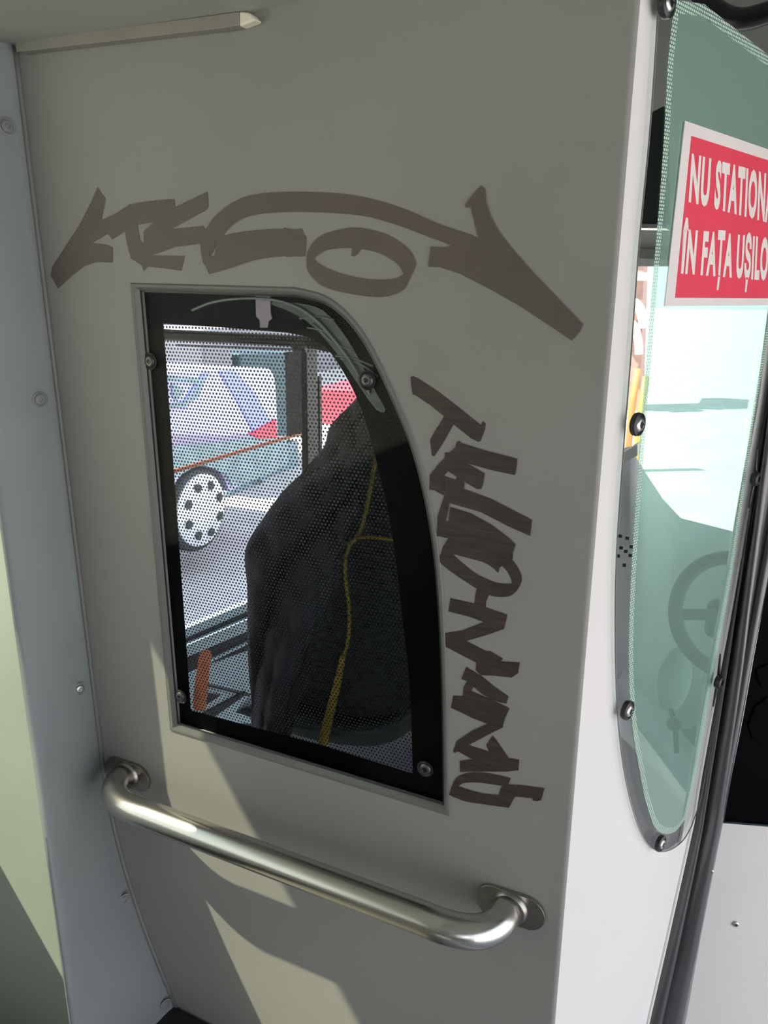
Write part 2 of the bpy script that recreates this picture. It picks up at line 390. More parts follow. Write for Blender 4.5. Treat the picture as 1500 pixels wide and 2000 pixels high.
# the markers' tags on the partition, traced as strokes of ink
def ink(name, strokes, m, label):
    V = []; Fc = []
    for i, s in enumerate(strokes):
        d = -.0004 - .00003 * i
        v2, T = fill([WALL.poly(s)]); b = len(V); V += [WALL(u, v, d) for u, v in v2]; Fc += [[b + k for k in t] for t in T]
    o = link(name, V, Fc, m, wall); tag(o, label); return o
def band(a, b, n=8): return smooth(a, n, False) + smooth(b, n, False)[::-1]
top = [
 [(191, 365), (199, 378), (207, 388), (198, 430), (232, 414), (252, 400), (270, 408), (330, 398), (262, 440), (240, 449), (210, 458), (182, 474), (210, 478), (221, 483), (220, 513), (190, 512), (165, 520), (140, 540), (114, 564), (99, 538), (103, 520), (130, 478), (155, 440), (178, 395)],
 band([(198, 440), (250, 402), (300, 392), (341, 389)], [(220, 468), (262, 442), (300, 434), (343, 420)]),
 band([(252, 398), (244, 440), (252, 490), (262, 509)], [(266, 438), (270, 455), (276, 478), (284, 515)]),
 [(246, 450), (268, 436), (274, 470), (290, 478), (282, 522), (272, 515), (256, 505)],
 [(406, 374), (407, 404), (402, 411), (336, 447), (310, 465), (296, 512), (282, 480), (281, 452), (300, 434), (345, 403), (372, 390)],
 [(338, 447), (397, 441), (402, 452), (395, 476), (345, 482), (300, 498), (290, 514), (290, 470)],
 [(274, 494), (300, 499), (361, 500), (354, 529), (320, 524), (290, 521), (281, 530), (276, 510)],
 [(250, 402), (256, 397), (262, 408), (300, 396), (300, 430), (262, 440), (250, 440)],
 band([(402, 448), (425, 418), (470, 388), (520, 377), (600, 375), (680, 380), (740, 392), (800, 412), (860, 438), (933, 464), (960, 490)],
      [(412, 500), (430, 467), (465, 432), (510, 418), (580, 414), (660, 417), (720, 424), (780, 441), (830, 460), (900, 487), (960, 520)]),
 [(402, 445), (416, 470), (409, 490), (411, 501), (428, 496), (432, 520), (409, 536), (404, 523), (397, 512), (393, 490), (392, 478)],
 band([(427, 464), (460, 455), (510, 449), (562, 447), (592, 450)], [(411, 535), (450, 524), (500, 508), (550, 501), (594, 501)]),
 [(556, 444), (570, 449), (590, 447), (592, 456), (599, 463), (596, 500), (560, 502), (540, 480)],
 # the O : upper and lower halves
 band([(600, 520), (602, 490), (625, 462), (670, 447), (710, 446), (760, 460), (800, 488), (813, 516)],
      [(616, 512), (614, 505), (635, 490), (665, 485), (700, 486), (740, 494), (775, 514), (790, 536)]),
 band([(600, 505), (603, 530), (630, 558), (680, 573), (745, 580), (785, 568), (800, 545), (813, 516)],
      [(614, 504), (625, 516), (655, 530), (690, 540), (730, 546), (770, 544), (790, 534), (795, 520)]),
 [(688, 484), (705, 486), (700, 495), (693, 501), (686, 499), (688, 494)],
 # last arrow shaped letter
 [(909, 400), (916, 390), (928, 375), (941, 362), (948, 370), (950, 395), (960, 425), (975, 452), (1000, 484), (1040, 530), (1090, 582), (1139, 633), (1134, 645), (1126, 655), (1117, 665), (1080, 640), (1020, 600), (960, 566), (900, 535), (860, 522), (837, 521), (842, 482), (870, 483), (935, 465), (920, 405), (911, 406)],
]
ink('graffiti_tag', top, M['ink'], 'wide brown marker tag arching above the partition window')
Z = lambda L, x0, y0, k: [(x0 + x / k, y0 + y / k) for x, y in L]
g = []
a = lambda L: g.append(Z(L, 780, 720, 5))
a([(110, 80), (135, 72), (190, 95), (400, 235), (600, 390), (800, 550), (810, 520), (825, 512), (845, 540), (835, 600), (820, 640), (795, 705), (770, 715), (700, 680), (620, 615), (530, 545), (420, 740), (340, 858), (318, 845), (300, 700), (340, 620), (400, 530), (436, 465), (300, 355), (165, 265), (130, 250), (118, 170)])
a([(445, 870), (450, 815), (490, 820), (550, 765), (560, 720), (585, 700), (610, 725), (850, 800), (1155, 878), (1150, 930), (1130, 1038), (900, 990), (665, 922), (836, 1022), (820, 1120), (800, 1175), (760, 1175), (640, 1105), (480, 1000), (437, 1045), (556, 1085), (565, 1055), (640, 1110), (632, 1172), (900, 1270), (1298, 1475), (1280, 1632), (1050, 1530), (800, 1400), (495, 1312), (455, 1485), (482, 1485), (500, 1350), (700, 1410), (900, 1520), (1060, 1640), (1138, 1715), (1085, 1860), (1180, 2000), (1160, 2060), (950, 1960), (800, 1880), (520, 1812), (500, 1900), (400, 1890), (420, 1740), (480, 1655), (370, 1632), (375, 1440), (448, 1225), (340, 1185), (295, 1180), (300, 1040), (380, 935)])
# the first letters of the falling tag are solid, the rest is in zoomed coordinates of the lower part
b = lambda L: g.append(Z(L, 820, 1080, 3.846))
b(band([(180, -60), (160, 0), (150, 65), (250, 150), (400, 250), (520, 315), (620, 330), (690, 315), (740, 265), (768, 190), (740, 110), (690, 40)],
       [(290, -60), (250, 0), (255, 12), (330, 80), (420, 150), (520, 200), (600, 225), (680, 228), (690, 215), (680, 180), (650, 130), (590, 70)], 6))
b([(160, 0), (250, 5), (400, 30), (520, 90), (560, 120), (590, 150), (600, 110), (700, 40), (700, -30), (300, -40)])
b([(430, 265), (520, 315), (500, 360), (495, 405), (550, 425), (658, 462), (650, 500), (632, 570), (520, 610), (352, 660), (500, 735), (530, 735), (625, 790), (615, 805), (480, 850), (360, 790), (170, 690), (190, 600), (320, 580), (480, 518), (380, 480), (215, 438), (232, 338), (410, 378), (420, 300)])
b([(425, 800), (520, 735), (620, 790), (610, 812), (752, 820), (740, 900), (690, 935), (560, 920), (460, 920), (560, 1000), (668, 1075), (650, 1130), (675, 1165), (640, 1240), (622, 1310), (520, 1360), (370, 1440), (520, 1490), (500, 1440), (548, 1370), (575, 1400), (670, 1540), (748, 1550), (742, 1630), (660, 1640), (480, 1640), (300, 1640), (302, 1560), (380, 1540), (290, 1490), (262, 1500), (250, 1490), (280, 1410), (400, 1330), (508, 1282), (400, 1240), (235, 1160), (252, 1070), (322, 1080), (330, 1010), (356, 962), (312, 945), (350, 855), (412, 880), (420, 830)])
g[-1:] = []
b([(425, 800), (520, 735), (625, 792), (610, 812), (752, 820), (740, 900), (690, 935), (560, 920), (460, 918), (420, 880)])
b([(350, 855), (460, 918), (560, 1000), (668, 1075), (650, 1130), (600, 1120), (540, 1098), (470, 1060), (405, 1005), (388, 1032), (400, 1075), (330, 1090), (322, 1080), (330, 1010), (356, 962), (312, 945)])
b([(252, 1070), (388, 1075), (388, 1035), (540, 1098), (675, 1165), (640, 1240), (622, 1310), (520, 1360), (370, 1440), (440, 1465), (440, 1560), (380, 1540), (290, 1490), (262, 1500), (250, 1490), (280, 1410), (400, 1330), (508, 1282), (400, 1240), (235, 1160)])
b([(430, 1460), (520, 1490), (500, 1440), (548, 1370), (575, 1400), (670, 1540), (748, 1550), (742, 1630), (660, 1640), (480, 1640), (302, 1642), (302, 1560), (400, 1545)])
b(band([(222, 1812), (250, 1730), (300, 1670), (420, 1645), (560, 1660), (685, 1690)], [(262, 1800), (292, 1750), (340, 1725), (440, 1722), (540, 1735), (660, 1752)]))
b(band([(222, 1812), (330, 1860), (480, 1885), (670, 1912)], [(290, 1750), (400, 1785), (520, 1810), (720, 1822)]))
b([(225, 1815), (250, 1750), (300, 1745), (300, 1820), (260, 1835)])
b([(625, 1735), (760, 1742), (938, 1765), (912, 1855), (880, 1862), (845, 1855), (850, 1840), (700, 1825), (595, 1815), (600, 1790)])
# narrow slits of bare panel inside the letters are left open by splitting the big shape
g[1:2] = []
a([(445, 870), (450, 815), (490, 820), (550, 765), (560, 720), (585, 700), (610, 725), (850, 800), (1155, 878), (1150, 930), (1130, 1038), (900, 990), (665, 922), (836, 1022), (820, 1120), (800, 1175), (760, 1175), (640, 1105), (480, 1000), (437, 1045), (440, 1240), (340, 1185), (295, 1180), (300, 1040), (380, 935)])
a([(437, 1045), (556, 1085), (565, 1055), (640, 1110), (632, 1172), (900, 1270), (1298, 1475), (1280, 1632), (1050, 1530), (800, 1400), (495, 1312), (455, 1485), (430, 1490), (375, 1640), (370, 1632), (375, 1440), (448, 1225)])
a([(375, 1480), (482, 1487), (500, 1350), (700, 1410), (900, 1520), (1060, 1640), (1138, 1715), (1085, 1860), (1090, 1905), (950, 1900), (800, 1880), (540, 1812), (480, 1850), (450, 1850), (430, 1740), (480, 1655), (370, 1632)])
ink('graffiti_tag', g, M['ink_streak'], 'dark brown marker tag running down right of the partition window')

# stainless grab handle -------------------------------------------
gh = empty('grab_rail', WALL(-.41, .905, 0), 'long brushed steel grab rail fixed below the partition window', 'grab rail')
ry = D - .0635; rz = .909; R0 = .0158
xl, xr = -.652, -.150; bx = .052
path = []
pl = Vector((-.662, D - .002, .897)); pr = Vector((-.158, D - .002, .899))
def bz(a, b, c, n=14): return [a * (1 - t) ** 2 + b * 2 * t * (1 - t) + c * t * t for t in [i / n for i in range(n + 1)]]
A1 = Vector((-.642, ry, rz)); A2 = Vector((-.166, ry, rz))
path = [pl, pl.lerp(A1, .25)] 
p0 = Vector((-.660, D - .022, .899)); q0 = Vector((-.570, ry, rz)); c0 = Vector((-.640, ry - .002, .905))
p1 = Vector((-.160, D - .020, .901)); q1 = Vector((-.228, ry, rz)); c1 = Vector((-.163, ry - .002, .905))
path = [pl] + bz(p0, c0, q0) + [q0.lerp(q1, t / 8) for t in range(1, 8)] + bz(q0, q0, q1)[-1:] + bz(q1, c1, p1)[1:] + [pr]
tube('steel_tube', path, R0, M['steel'], gh, 40)
for p in (pl, pr):
    sh = []
    for k in range(32):
        t = 2 * math.pi * k / 32; sx_ = .019 * math.cos(t); sz_ = .019 * math.sin(t)
        sh.append((p.x + sx_ + (.017 if sx_ > 0 else -.017) , p.z + sz_ ))
    plate('mounting_plate', sh, WALL, -.0045, -.0002, M['plate_steel'], gh, bev=.001)
    lathe('weld_bead', (p.x, D - .0045, p.z), (0, -1, 0), [(R0 + .003, 0), (R0 + .0028, .0018), (R0 + .0005, .004)], M['plate_steel'], gh, 32)

# left post cover and left panel ----------------------------------
def corner_x(z):
    return -.706 if z > .90 else -.706 + .085 * min(1, ((.90 - z) / .366)) ** 1.9
zs = [.2 + i * .04 for i in range(0, 39)]
XE = -.728
def edge_x(z):
    P = [(.2, -.645), (.70, -.650), (.88, -.664), (.933, -.686), (.99, -.706), (1.09, XE), (3, XE)]
    for (z0, x0), (z1, x1) in zip(P, P[1:]):
        if z0 <= z <= z1: return x0 + (x1 - x0) * (z - z0) / (z1 - z0)
def post_pt(z, t):
    c_ = Vector((corner_x(z), D - .0008, z)); x = edge_x(z); e_ = Vector((x, -x / (1.338 + (1.33 - z) * .033), z))
    return c_.lerp(e_, t) + Vector((.004 * math.sin(math.pi * t), 0, 0))
zs = [.2 + i * .03 for i in range(0, 52)]
for z in zs:
    c_ = post_pt(z, 0); e_ = post_pt(z, 1)
    rowp = [c_ + Vector((-.006, 0, 0)), c_ + Vector((-.001, -.0025, 0)), c_ + Vector((0, -.006, 0))]
    for t in (.15, .3, .5, .7, .85, .95): rowp.append(post_pt(z, t))
    rowp.append(e_ + Vector((-.003, -.002, 0))); rowp.append(Vector((e_.x - .03, .560, z)))
    rows.append(rowp)
rows = [q for q in rows if len(q) == 11]
tr1 = loft('trim_corner_post', rows, M['post']); tag(tr1, kind='structure')
tube('corner_shade_strip', [Vector((corner_x(z) - .001, D - .0012, z)) for z in zs if z > .5], .0034, M['rim'], tr1, 10)  # dark strip added for the shade in the corner crevice
for (x, y, mh) in ((12, 247, 'screw_plug'), (78, 780, 'screw_plug'), (155, 1345, 'screw_light'), (241, 1757, 'screw_plug'), (322, 1962, 'screw_plug')):
    # hit the post cover
    r = ray(x, y); best = None
    for i in range(400):
        t = .6 + i * .002; p = CAM + r * t
        e = post_pt(p.z, 1); c = post_pt(p.z, 0); f = (c.y - p.y) / (c.y - e.y)
        if f < 0: break
        q = post_pt(p.z, min(f, 1))
        if p.x <= q.x: best = q; break
    if best is None: continue
    o = screw(tr1, best, (.957, -.29, 0), .0062 if mh == 'screw_plug' else .0055, M[mh], M['screw_plug'], h=.003, slot=False)
# panel left of the post, facing the rear of the bus
lp = extrude_y('wall_left', [(-1.0, .3), (-.70, .3), (-.70, .9), (-.735, 1.15), (-.735, 1.755), (-1.0, 1.755)], .5465, .56, M['leftpanel']); tag(lp, kind='structure')
# bus side wall with the passenger window the sun comes through
zh = 1.161 + 1.63 * (-.606 + 1.0)
def lpx(x, y):
    r = ray(x, y); p = CAM + r * (.5465 / r.y); return p
s1, s2 = lpx(0, 1690), lpx(140, 2000)
zsill = s1.z + 1.634 * (s1.x + 1.0)
ysh = -1.6
sw = empty('wall_side', (-1.0, 0, 0), kind='structure')
box('lower_panel', (-1.04, -3.2, 0), (-1.0, .62, zsill), M['leftpanel'], sw)
box('upper_panel', (-1.04, -3.2, zh), (-1.0, .62, 2.2), M['leftpanel'], sw)
box('window_post', (-1.04, -1.7, zsill), (-1.0, -1.45, zh), M['black'], sw)
box('window_post', (-1.04, .48, zsill), (-1.0, .62, zh), M['black'], sw)
box('window_glass', (-1.024, -3.2, zsill), (-1.018, .48, zh), M['smoke'], sw)
tag(box('wall_rear', (-1.04, -3.26, 0), (1.3, -3.2, 2.2), M['panel']), kind='structure')
# right side of the bus: pillars around the door openings
rw = empty('wall_right', (1.32, 0, 0), kind='structure')
box('lower_panel', (1.30, -3.2, 0), (1.34, -1.2, .9), M['panel'], rw)
box('upper_panel', (1.30, -3.2, 1.80), (1.34, 2.4, 2.2), M['panel'], rw)  # out of view; lower edge dropped to dim the upper partition
box('door_pillar', (1.30, -1.3, 0), (1.36, -1.15, 2.2), M['panel'], rw)

# ceiling and coving ----------------------------------------------
zl = topL[1]; zm = topM[1]; zr = topR[1]
prof = [(-1.0, zl + .09), (-.80, zl + .01), (topL[0], zl), (topM[0], zm), (topR[0], zr), (topR[0] + .10, zr + .10), (topR[0] + .2, 2.16), (1.3, 2.16), (1.3, 2.2), (-1.0, 2.2)]
cl = extrude_y('ceiling', prof, -3.2, D, M['ceiling']); tag(cl, kind='structure')
box('ceiling_cab', (-1.0, D, 2.16), (1.3, 2.6, 2.2), M['ceiling']); bpy.data.objects['ceiling_cab']['kind'] = 'structure'; bpy.data.objects['ceiling_cab'].name = 'ceiling_front'
# trim bar under the coving
tb = [wz(48, 87), wz(482, 31), wz(482, 57), wz(455, 62), wz(52, 108)]
t2 = plate('trim_ceiling', tb, WALL, -.012, 0, M['trim'], bev=.003); tag(t2, kind='structure')
cap = plate('end_cap', [wz(481, 29), wz(500, 31), wz(515, 46), wz(481, 59)], WALL, -.011, 0, M['endcap'], t2, bev=.002)  # end of the bar, the light it catches put into a pale colour

# ================================================================ CAB DOOR SIDE
d1 = empty('door_1', DOOR(.15, .0, 0), kind='structure')
glass_px = smooth([(1288, -60), (1284, 60), (1270, 260), (1250, 470), (1233, 700), (1215, 930), (1204, 1110), (1203, 1290), (1209, 1420), (1222, 1520), (1242, 1600), (1262, 1645), (1285, 1663), (1312, 1659), (1336, 1640), (1352, 1612)], 5, False)
glass_right = [(1370, 1560), (1392, 1450), (1415, 1320), (1452, 1110), (1485, 930), (1512, 780), (1545, 560), (1570, 350), (1590, 150), (1600, 0), (1605, -60)]
GL = DOOR.poly(glass_px + glass_right, -.006)
GH = offset(DOOR.poly(glass_px + glass_right, 0), -.0004)
s_end = lambda py_px: DOOR.px(*py_px)[0]
seamL_px = [(1240, 2150), (1268, 2000), (1300, 1860), (1338, 1690), (1357, 1604), (1372, 1510), (1392, 1400), (1411, 1290), (1432, 1180), (1457, 1040), (1480, 915), (1503, 790), (1530, 600), (1552, 420), (1570, 250), (1590, 0), (1600, -150)]
SL = DOOR.poly(seamL_px)
outer = [(.0035, 0), (.0035, 2.12)] + [(SL[-1][0], 2.12)] + SL[::-1] + [(SL[0][0] - .02, 0)]
# pane outline, clipped so that it stays inside the panel
def seam_s(z):
    P = sorted([(v, u) for u, v in SL])
    if z <= P[0][0]: return P[0][1]
    for (a, ua), (b, ub) in zip(P, P[1:]):
        if a <= z <= b: return ua + (ub - ua) * (z - a) / (b - a)
    return P[-1][1]
HOLE = [(min(u, seam_s(v) - .034), v) for u, v in GH]
dp = plate('door_panel', [outer, HOLE], DOOR, 0, .003, M['door_panel'], d1)
PANE = [(min(u, seam_s(v) - .004), v) for u, v in GL]
plate('glass_pane', PANE, DOOR, -.006, -.001, M['clear'], d1)
nrm = ring('pane_edge', offset(PANE, .0002), -.0062, offset(PANE, .0002), -.0050, DOOR, M['rim'], d1)
film_px2 = [(1322, -60), (1318, 0), (1305, 110), (1298, 240), (1287, 400), (1268, 620), (1252, 830), (1238, 1030), (1230, 1180), (1228, 1310), (1235, 1420), (1248, 1500), (1262, 1570), (1278, 1615), (1296, 1628), (1318, 1624), (1338, 1600)]
film_r = [(1362, 1500), (1385, 1400), (1405, 1280), (1428, 1130), (1452, 960), (1475, 800), (1510, 600), (1535, 420), (1550, 300), (1540, 150), (1500, 108), (1440, 60), (1375, 8), (1330, -40)]
FB = DOOR.poly(smooth(film_px2[1:], 3, False) + film_r[:-1], -.0065)
FB = [(min(u, seam_s(v) - .040), v) for u, v in FB]
FI = offset(FB, -.008)
sheet('green_film', FB, DOOR, -.0065, M['green'], d1)
sheet('dotted_film_edge', [FB, FI], DOOR, -.0068, M['edgedots'], d1)
for (x, y) in ((1240, 828), (1221, 1385), (1286, 1645), (1296, 8)):
    u, v = DOOR.px(x, y, -.006)
    o = screw(d1, DOOR(u, v, -.0085), -DOOR.n, .0066, M['screw_light'], None, name='pane_screw', h=.004)
    lathe('rubber_washer', DOOR(u, v, -.0061), -DOOR.n, [(.0095, 0), (.0100, .002), (.0095, .0045), (.0070, .0055), (.0062, .004)], M['black'], o)

# rubber seal column between the door and the front panel
FRONT = Frame((*DOOR(s_end((1411, 1290)), 0, 0).to_2d(), 0), (math.sin(math.radians(71.5)), math.cos(math.radians(71.5))))
R_px = [(1312, 2150), (1338, 2000), (1362, 1860), (1394, 1690), (1410, 1611), (1428, 1510), (1450, 1400), (1470, 1290), (1491, 1180), (1518, 1040), (1542, 915), (1566, 790), (1594, 600), (1618, 420), (1638, 250), (1660, 0), (1675, -150)]
rows = []
prof = [(0, .012), (.0, .0), (.03, -.010), (.08, -.013), (.13, -.006), (.16, .003), (.19, .0035), (.22, -.006), (.30, -.020), (.42, -.024), (.54, -.018), (.60, -.006), (.64, .0), (.68, -.003), (.74, -.006), (.84, -.006), (.95, -.004), (1, 0), (1, .012)]
for (lx, ly), (rx, ry_) in zip(seamL_px, R_px):
    a = DOOR(*DOOR.px(lx, ly), 0)
    b = FRONT(*FRONT.px(rx, ly + (ry_ - ly)), 0); b.z = a.z
    dirv = (b - a); nn = Vector((dirv.y, -dirv.x, 0)).normalized()
    if nn.dot(a - CAM) > 0: nn = -nn
    rows.append([a + dirv * t - nn * d for t, d in prof])
seal = loft('trim_door_seal', rows, M['rubber']); tag(seal, kind='structure')
# thin pale trim on the door edge beside the seal, and the small black clips
tube('pale_edge_trim', [DOOR(*DOOR.px(x - 5, y), -.001) for x, y in seamL_px], .0022, M['door_panel'], seal, 10)
for (x, y) in ((1470, 934), (1399, 1330)):
    u, v = DOOR.px(x, y, -.012); p = DOOR(u, v, -.012)
    lathe('seal_clip', p, -DOOR.n, [(.0075, 0), (.0085, .003), (.007, .006), (.0035, .007), (.003, .004)], M['black'], seal, 20)
    for sgn in (-1, 1):
        tube('seal_lip', smooth([(p + Vector((0, 0, .004 * sgn)) + DOOR.u * .006)[:], (p + Vector((0, 0, .016 * sgn)) + DOOR.u * .003)[:], (p + Vector((0, 0, .034 * sgn)) + DOOR.u * .001)[:]], 4, False), [.0022, .002, .002, .0018, .0016, .0014, .0012, .001, .0008], M['black'], seal, 8)

# front panel right of the seal: pale lower part, dark window above
d2 = empty('door_2', FRONT(.2, 0, .0), kind='structure')
def fp(x, y, d=0): return FRONT.px(x, y, d)
yline = fp(1415, 1612)[1]; yl2 = fp(1500, 1621)[1]
ul = fp(1410, 1611)[0]; uL2 = fp(1338, 2000)[0]
plate('lower_panel', [(uL2 - .03, .0), (uL2 - .012, fp(1338, 2000)[1]), (ul - .01, yline), (1.1, yline - .0), (1.1, 0)], FRONT, .006, .03, M['door_panel'], d2)
plate('dark_pane', [(ul - .01, yline), (fp(1471, 1290)[0] - .004, fp(1471, 1290)[1]), (fp(1566, 790)[0] - .004, fp(1566, 790)[1]), (fp(1594, 600)[0] - .004, 2.1), (1.1, 2.1), (1.1, yline)], FRONT, .008, .014, M['frit'], d2)
tube('glass_edge', [FRONT(*fp(x, y), .004) for x, y in ((1414, 1607), (1431, 1510), (1453, 1400), (1474, 1280), (1500, 1140))], .0009, M['screw_light'], d2, 8)
tube('pane_lower_edge', [FRONT(*fp(1412, 1611), .006), FRONT(1.1, fp(1412, 1611)[1], .006)], .0016, M['carglass'], d2, 8)
for x, y in ((1437, 1805), (1388, 1698)):
    u, v = fp(x, y, .005 if x > 1400 else -.004); screw(d2, FRONT(u, v, .005 if x > 1400 else -.008), -FRONT.n, .0042 if x > 1400 else .003, M['screw_light'])
# faint dark fittings behind the dark pane's lower half
for pts in ([(1462, 1420), (1475, 1385), (1500, 1365), (1530, 1400), (1520, 1430), (1490, 1460), (1470, 1445)], [(1480, 1330), (1478, 1310), (1500, 1300), (1530, 1310), (1530, 1350), (1490, 1348)]):
    plate('moulded_boss', FRONT.poly(pts, .002), FRONT, .0055, .009, M['frit'], d2, bev=.003)

# warning sign ------------------------------------------------------
ws = empty('warning_sign', DOOR(.2, 1.6, -.0075), 'red and white warning sticker with two lines of capitals on door glass', 'sign')
c_tl = DOOR.px(1337, 236, -.0075); c_bl = DOOR.px(1297, 598, -.0075); c_tr = DOOR.px(1500, 292, -.0075); c_br = DOOR.px(1500, 596, -.0075)
s0 = (c_tl[0] + c_bl[0]) / 2; s1_ = .352
zt_, zb_ = (c_tl[1] + c_tr[1]) / 2, (c_bl[1] + c_br[1]) / 2
print('SIGN', c_tl, c_bl, c_tr, c_br)
def rect(a, b, c, d): return [(a, b), (c, b), (c, d), (a, d)]
def quadlerp(u, v): # bilinear on the four corners, extended to the hidden right end
    k = (s1_ - s0) / (c_tr[0] - s0)
    l = Vector(c_bl).lerp(Vector(c_tl), v); r = Vector(c_br).lerp(Vector(c_tr), v); q = l.lerp(r, u * k); return (q.x, q.y)
plate('sign_backing', [quadlerp(0, 0), quadlerp(1, 0), quadlerp(1, 1), quadlerp(0, 1)], DOOR, -.0080, -.0073, M['signwhite'], ws)
i0 = DOOR.px(1340, 262, -.008); i1 = DOOR.px(1303, 581, -.008)
mu, mv = .045, .065
RQ = [quadlerp(mu, mv * .75), quadlerp(1 - mu, mv * .75), quadlerp(1 - mu, 1 - mv), quadlerp(mu, 1 - mv)]
plate('red_field', RQ, DOOR, -.0083, -.0080, M['signred'], ws)
def text_into(s, corners, name):
    """corners: px of bottom-left, bottom-right, top-right, top-left of the capitals"""
    cu = bpy.data.curves.new('t', 'FONT'); cu.body = s; cu.offset = .045; cu.resolution_u = 3; cu.space_character = 1.12
    to = bpy.data.objects.new('t', cu); C.objects.link(to); dg = bpy.context.evaluated_depsgraph_get(); dg.update()
    me = bpy.data.meshes.new_from_object(to.evaluated_get(dg)); C.objects.unlink(to); bpy.data.objects.remove(to)
    xs = [v.co.x for v in me.vertices]; w0, w1 = min(xs), max(xs); H = .70
    bl, br, tr_, tl = [Vector(c) for c in corners]
    V = []
    for v in me.vertices:
        a = (v.co.x - w0) / (w1 - w0); b_ = v.co.y / H
        lo = bl.lerp(br, a); hi = tl.lerp(tr_, a); q = lo + (hi - lo) * b_; V.append(DOOR(q.x, q.y, -.0086))
    o = link(name, V, [list(p.vertices) for p in me.polygons], M['cream'], ws); return o
P = lambda x, y: DOOR.px(x, y, -.0086)
def ext(p, q, k): p, q = Vector(p), Vector(q); return tuple(p + (q - p) * k)
# the first eleven characters fill x = 1346..1502 of the frame
bl, br, tr_, tl = P(1345, 389), P(1505, 431), P(1508, 345), P(1351, 303)
text_into('NU STATIONAȚI', (bl, ext(bl, br, 1.16), ext(tl, tr_, 1.16), tl), 'upper_line')
bl, br, tr_, tl = P(1327, 529), P(1505, 544), P(1508, 468), P(1334, 450)
text_into('ÎN FAȚA UȘILOR', (bl, ext(bl, br, 1.05), ext(tl, tr_, 1.05), tl), 'lower_line')

# black curved bar top right
gb = empty('grab_bar', at(1420, 40, 1.25), 'thick black curved bar crossing above the green glass', 'grab bar')
pts = [at(1338, -60, 1.5), at(1365, -20, 1.5), at(1400, 22, 1.48), at(1445, 38, 1.46), at(1500, 25, 1.44), at(1570, 0, 1.42)]
tube('bar_tube', smooth([tuple(p) for p in pts], 6, False), .020, M['black'], gb, 20)
lathe('bar_flange', pts[0], (0, 0, 1), [(.04, -.01), (.04, .02), (.022, .03)], M['black'], gb)

# ================================================================ DRIVER'S CAB
# cab side wall and window
cabw = empty('wall_cab', (-1.0, 1.2, 0), kind='structure')
SIDE = Frame((-.95, 0, 0), (0, 1))
def sp(x, y, X=-.95): r = ray(x, y); return CAM + r * (X / r.x)
A0 = sp(365, 1240)
LOW = Frame((A0.x, A0.y, 0), (math.sin(math.radians(13)), math.cos(math.radians(13))))
def low(name, pts, m, d0=-.01, d1=.01, parent=None, bev=.002): return plate(name, LOW.poly(pts, d0), LOW, d0, d1, m, parent or w2, bev=bev)
w2 = empty('window_2', A0, kind='structure')
low('grey_rail', [(300, 1254), (520, 1162), (540, 1172), (300, 1276)], M['bluegrey'], -.006)
low('dark_channel', [(300, 1276), (530, 1176), (540, 1200), (300, 1296)], M['dark'], -.010)
low('blue_sill', [(300, 1288), (520, 1194), (530, 1214), (300, 1312)], M['bluegrey'], -.022)
low('dark_skirt', [(300, 1310), (530, 1212), (540, 1252), (400, 1300), (300, 1345)], M['dark'], -.012)
low('thin_line', [(392, 1298), (520, 1236), (520, 1242), (392, 1304)], M['bluegrey'], -.018)
low('lower_board', [(300, 1345), (400, 1305), (540, 1240), (560, 1420), (300, 1400)], M['bluegrey'], -.004, .012)
low('board_groove', [(392, 1332), (490, 1355), (490, 1361), (392, 1338)], M['dark'], -.008)
low('dark_hatch', [(397, 1352), (434, 1357), (404, 1377), (392, 1372)], M['dark'], -.008)
low('dark_edge', [(390, 1398), (480, 1350), (486, 1354), (420, 1400)], M['dark'], -.010)
plate('lower_wall', [(-.35, 0), (-.35, LOW.px(330, 1395)[1]), (1.6, LOW.px(330, 1395)[1]), (1.6, 0)], LOW, .012, .04, M['dark'], cabw)
# window header bar, pillars, blind
HB = Frame((0, .90, 0), (1, 0))
plate('header_bar', HB.poly([(250, 642), (440, 652), (640, 662), (720, 690), (720, 706), (600, 680), (440, 671), (250, 663)]), HB, 0, .03, M['dark'], w2, bev=.004)
plate('bright_bead', HB.poly([(345, 672), (600, 681), (600, 685), (345, 676)], -.002), HB, -.004, -.001, M['bluegrey'], w2)
for (xa, xb, m_, d_) in ((586, 598, 'dark', 0), ):
    plate('window_pillar', HB.poly([(xa, 680), (xb, 680), (xb + 4, 935), (xa + 3, 935)]), HB, .0, .03, M[m_], w2, bev=.002)
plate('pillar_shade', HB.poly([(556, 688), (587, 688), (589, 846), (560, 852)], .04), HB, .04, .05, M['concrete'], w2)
plate('window_latch', HB.poly([(566, 666), (596, 667), (594, 690), (572, 688)], -.01), HB, -.012, 0, M['shell'], w2, bev=.003)
tube('orange_bar', [sp(300, 932), sp(342, 920), sp(590, 846)], .0042, M['orangebar'], w2, 12)
plate('thin_post', HB.poly([(620, 735), (624, 735), (626, 900), (621, 900)], .05), HB, .05, .056, M['dark'], w2)
# cab header above the window (dark)
box('sun_block_panel', (-1.04, .62, 1.47), (-1.0, 2.3, 2.16), M['panel'], cabw)  # unseen panel, added to keep the sun off the dashboard
cw2 = box('cab_header', (-.98, .66, 1.575), (-.30, .72, 2.14), M['black'], cabw)
box('rear_pillar', (-.98, .66, 0), (-.66, .70, 2.14), M['black'], cabw)

# orange strip hanging on the inside of the pane
ot = plate('orange_strip', smooth(WALL.poly([(392, 1272), (411, 1275), (407, 1310), (400, 1383), (389, 1388), (377, 1382), (380, 1340), (386, 1300)], .02), 3), WALL, .02, .022, M['orange_tag'])
tag(ot, 'short orange-red tape strip low in the left corner of the partition window', 'tape strip')

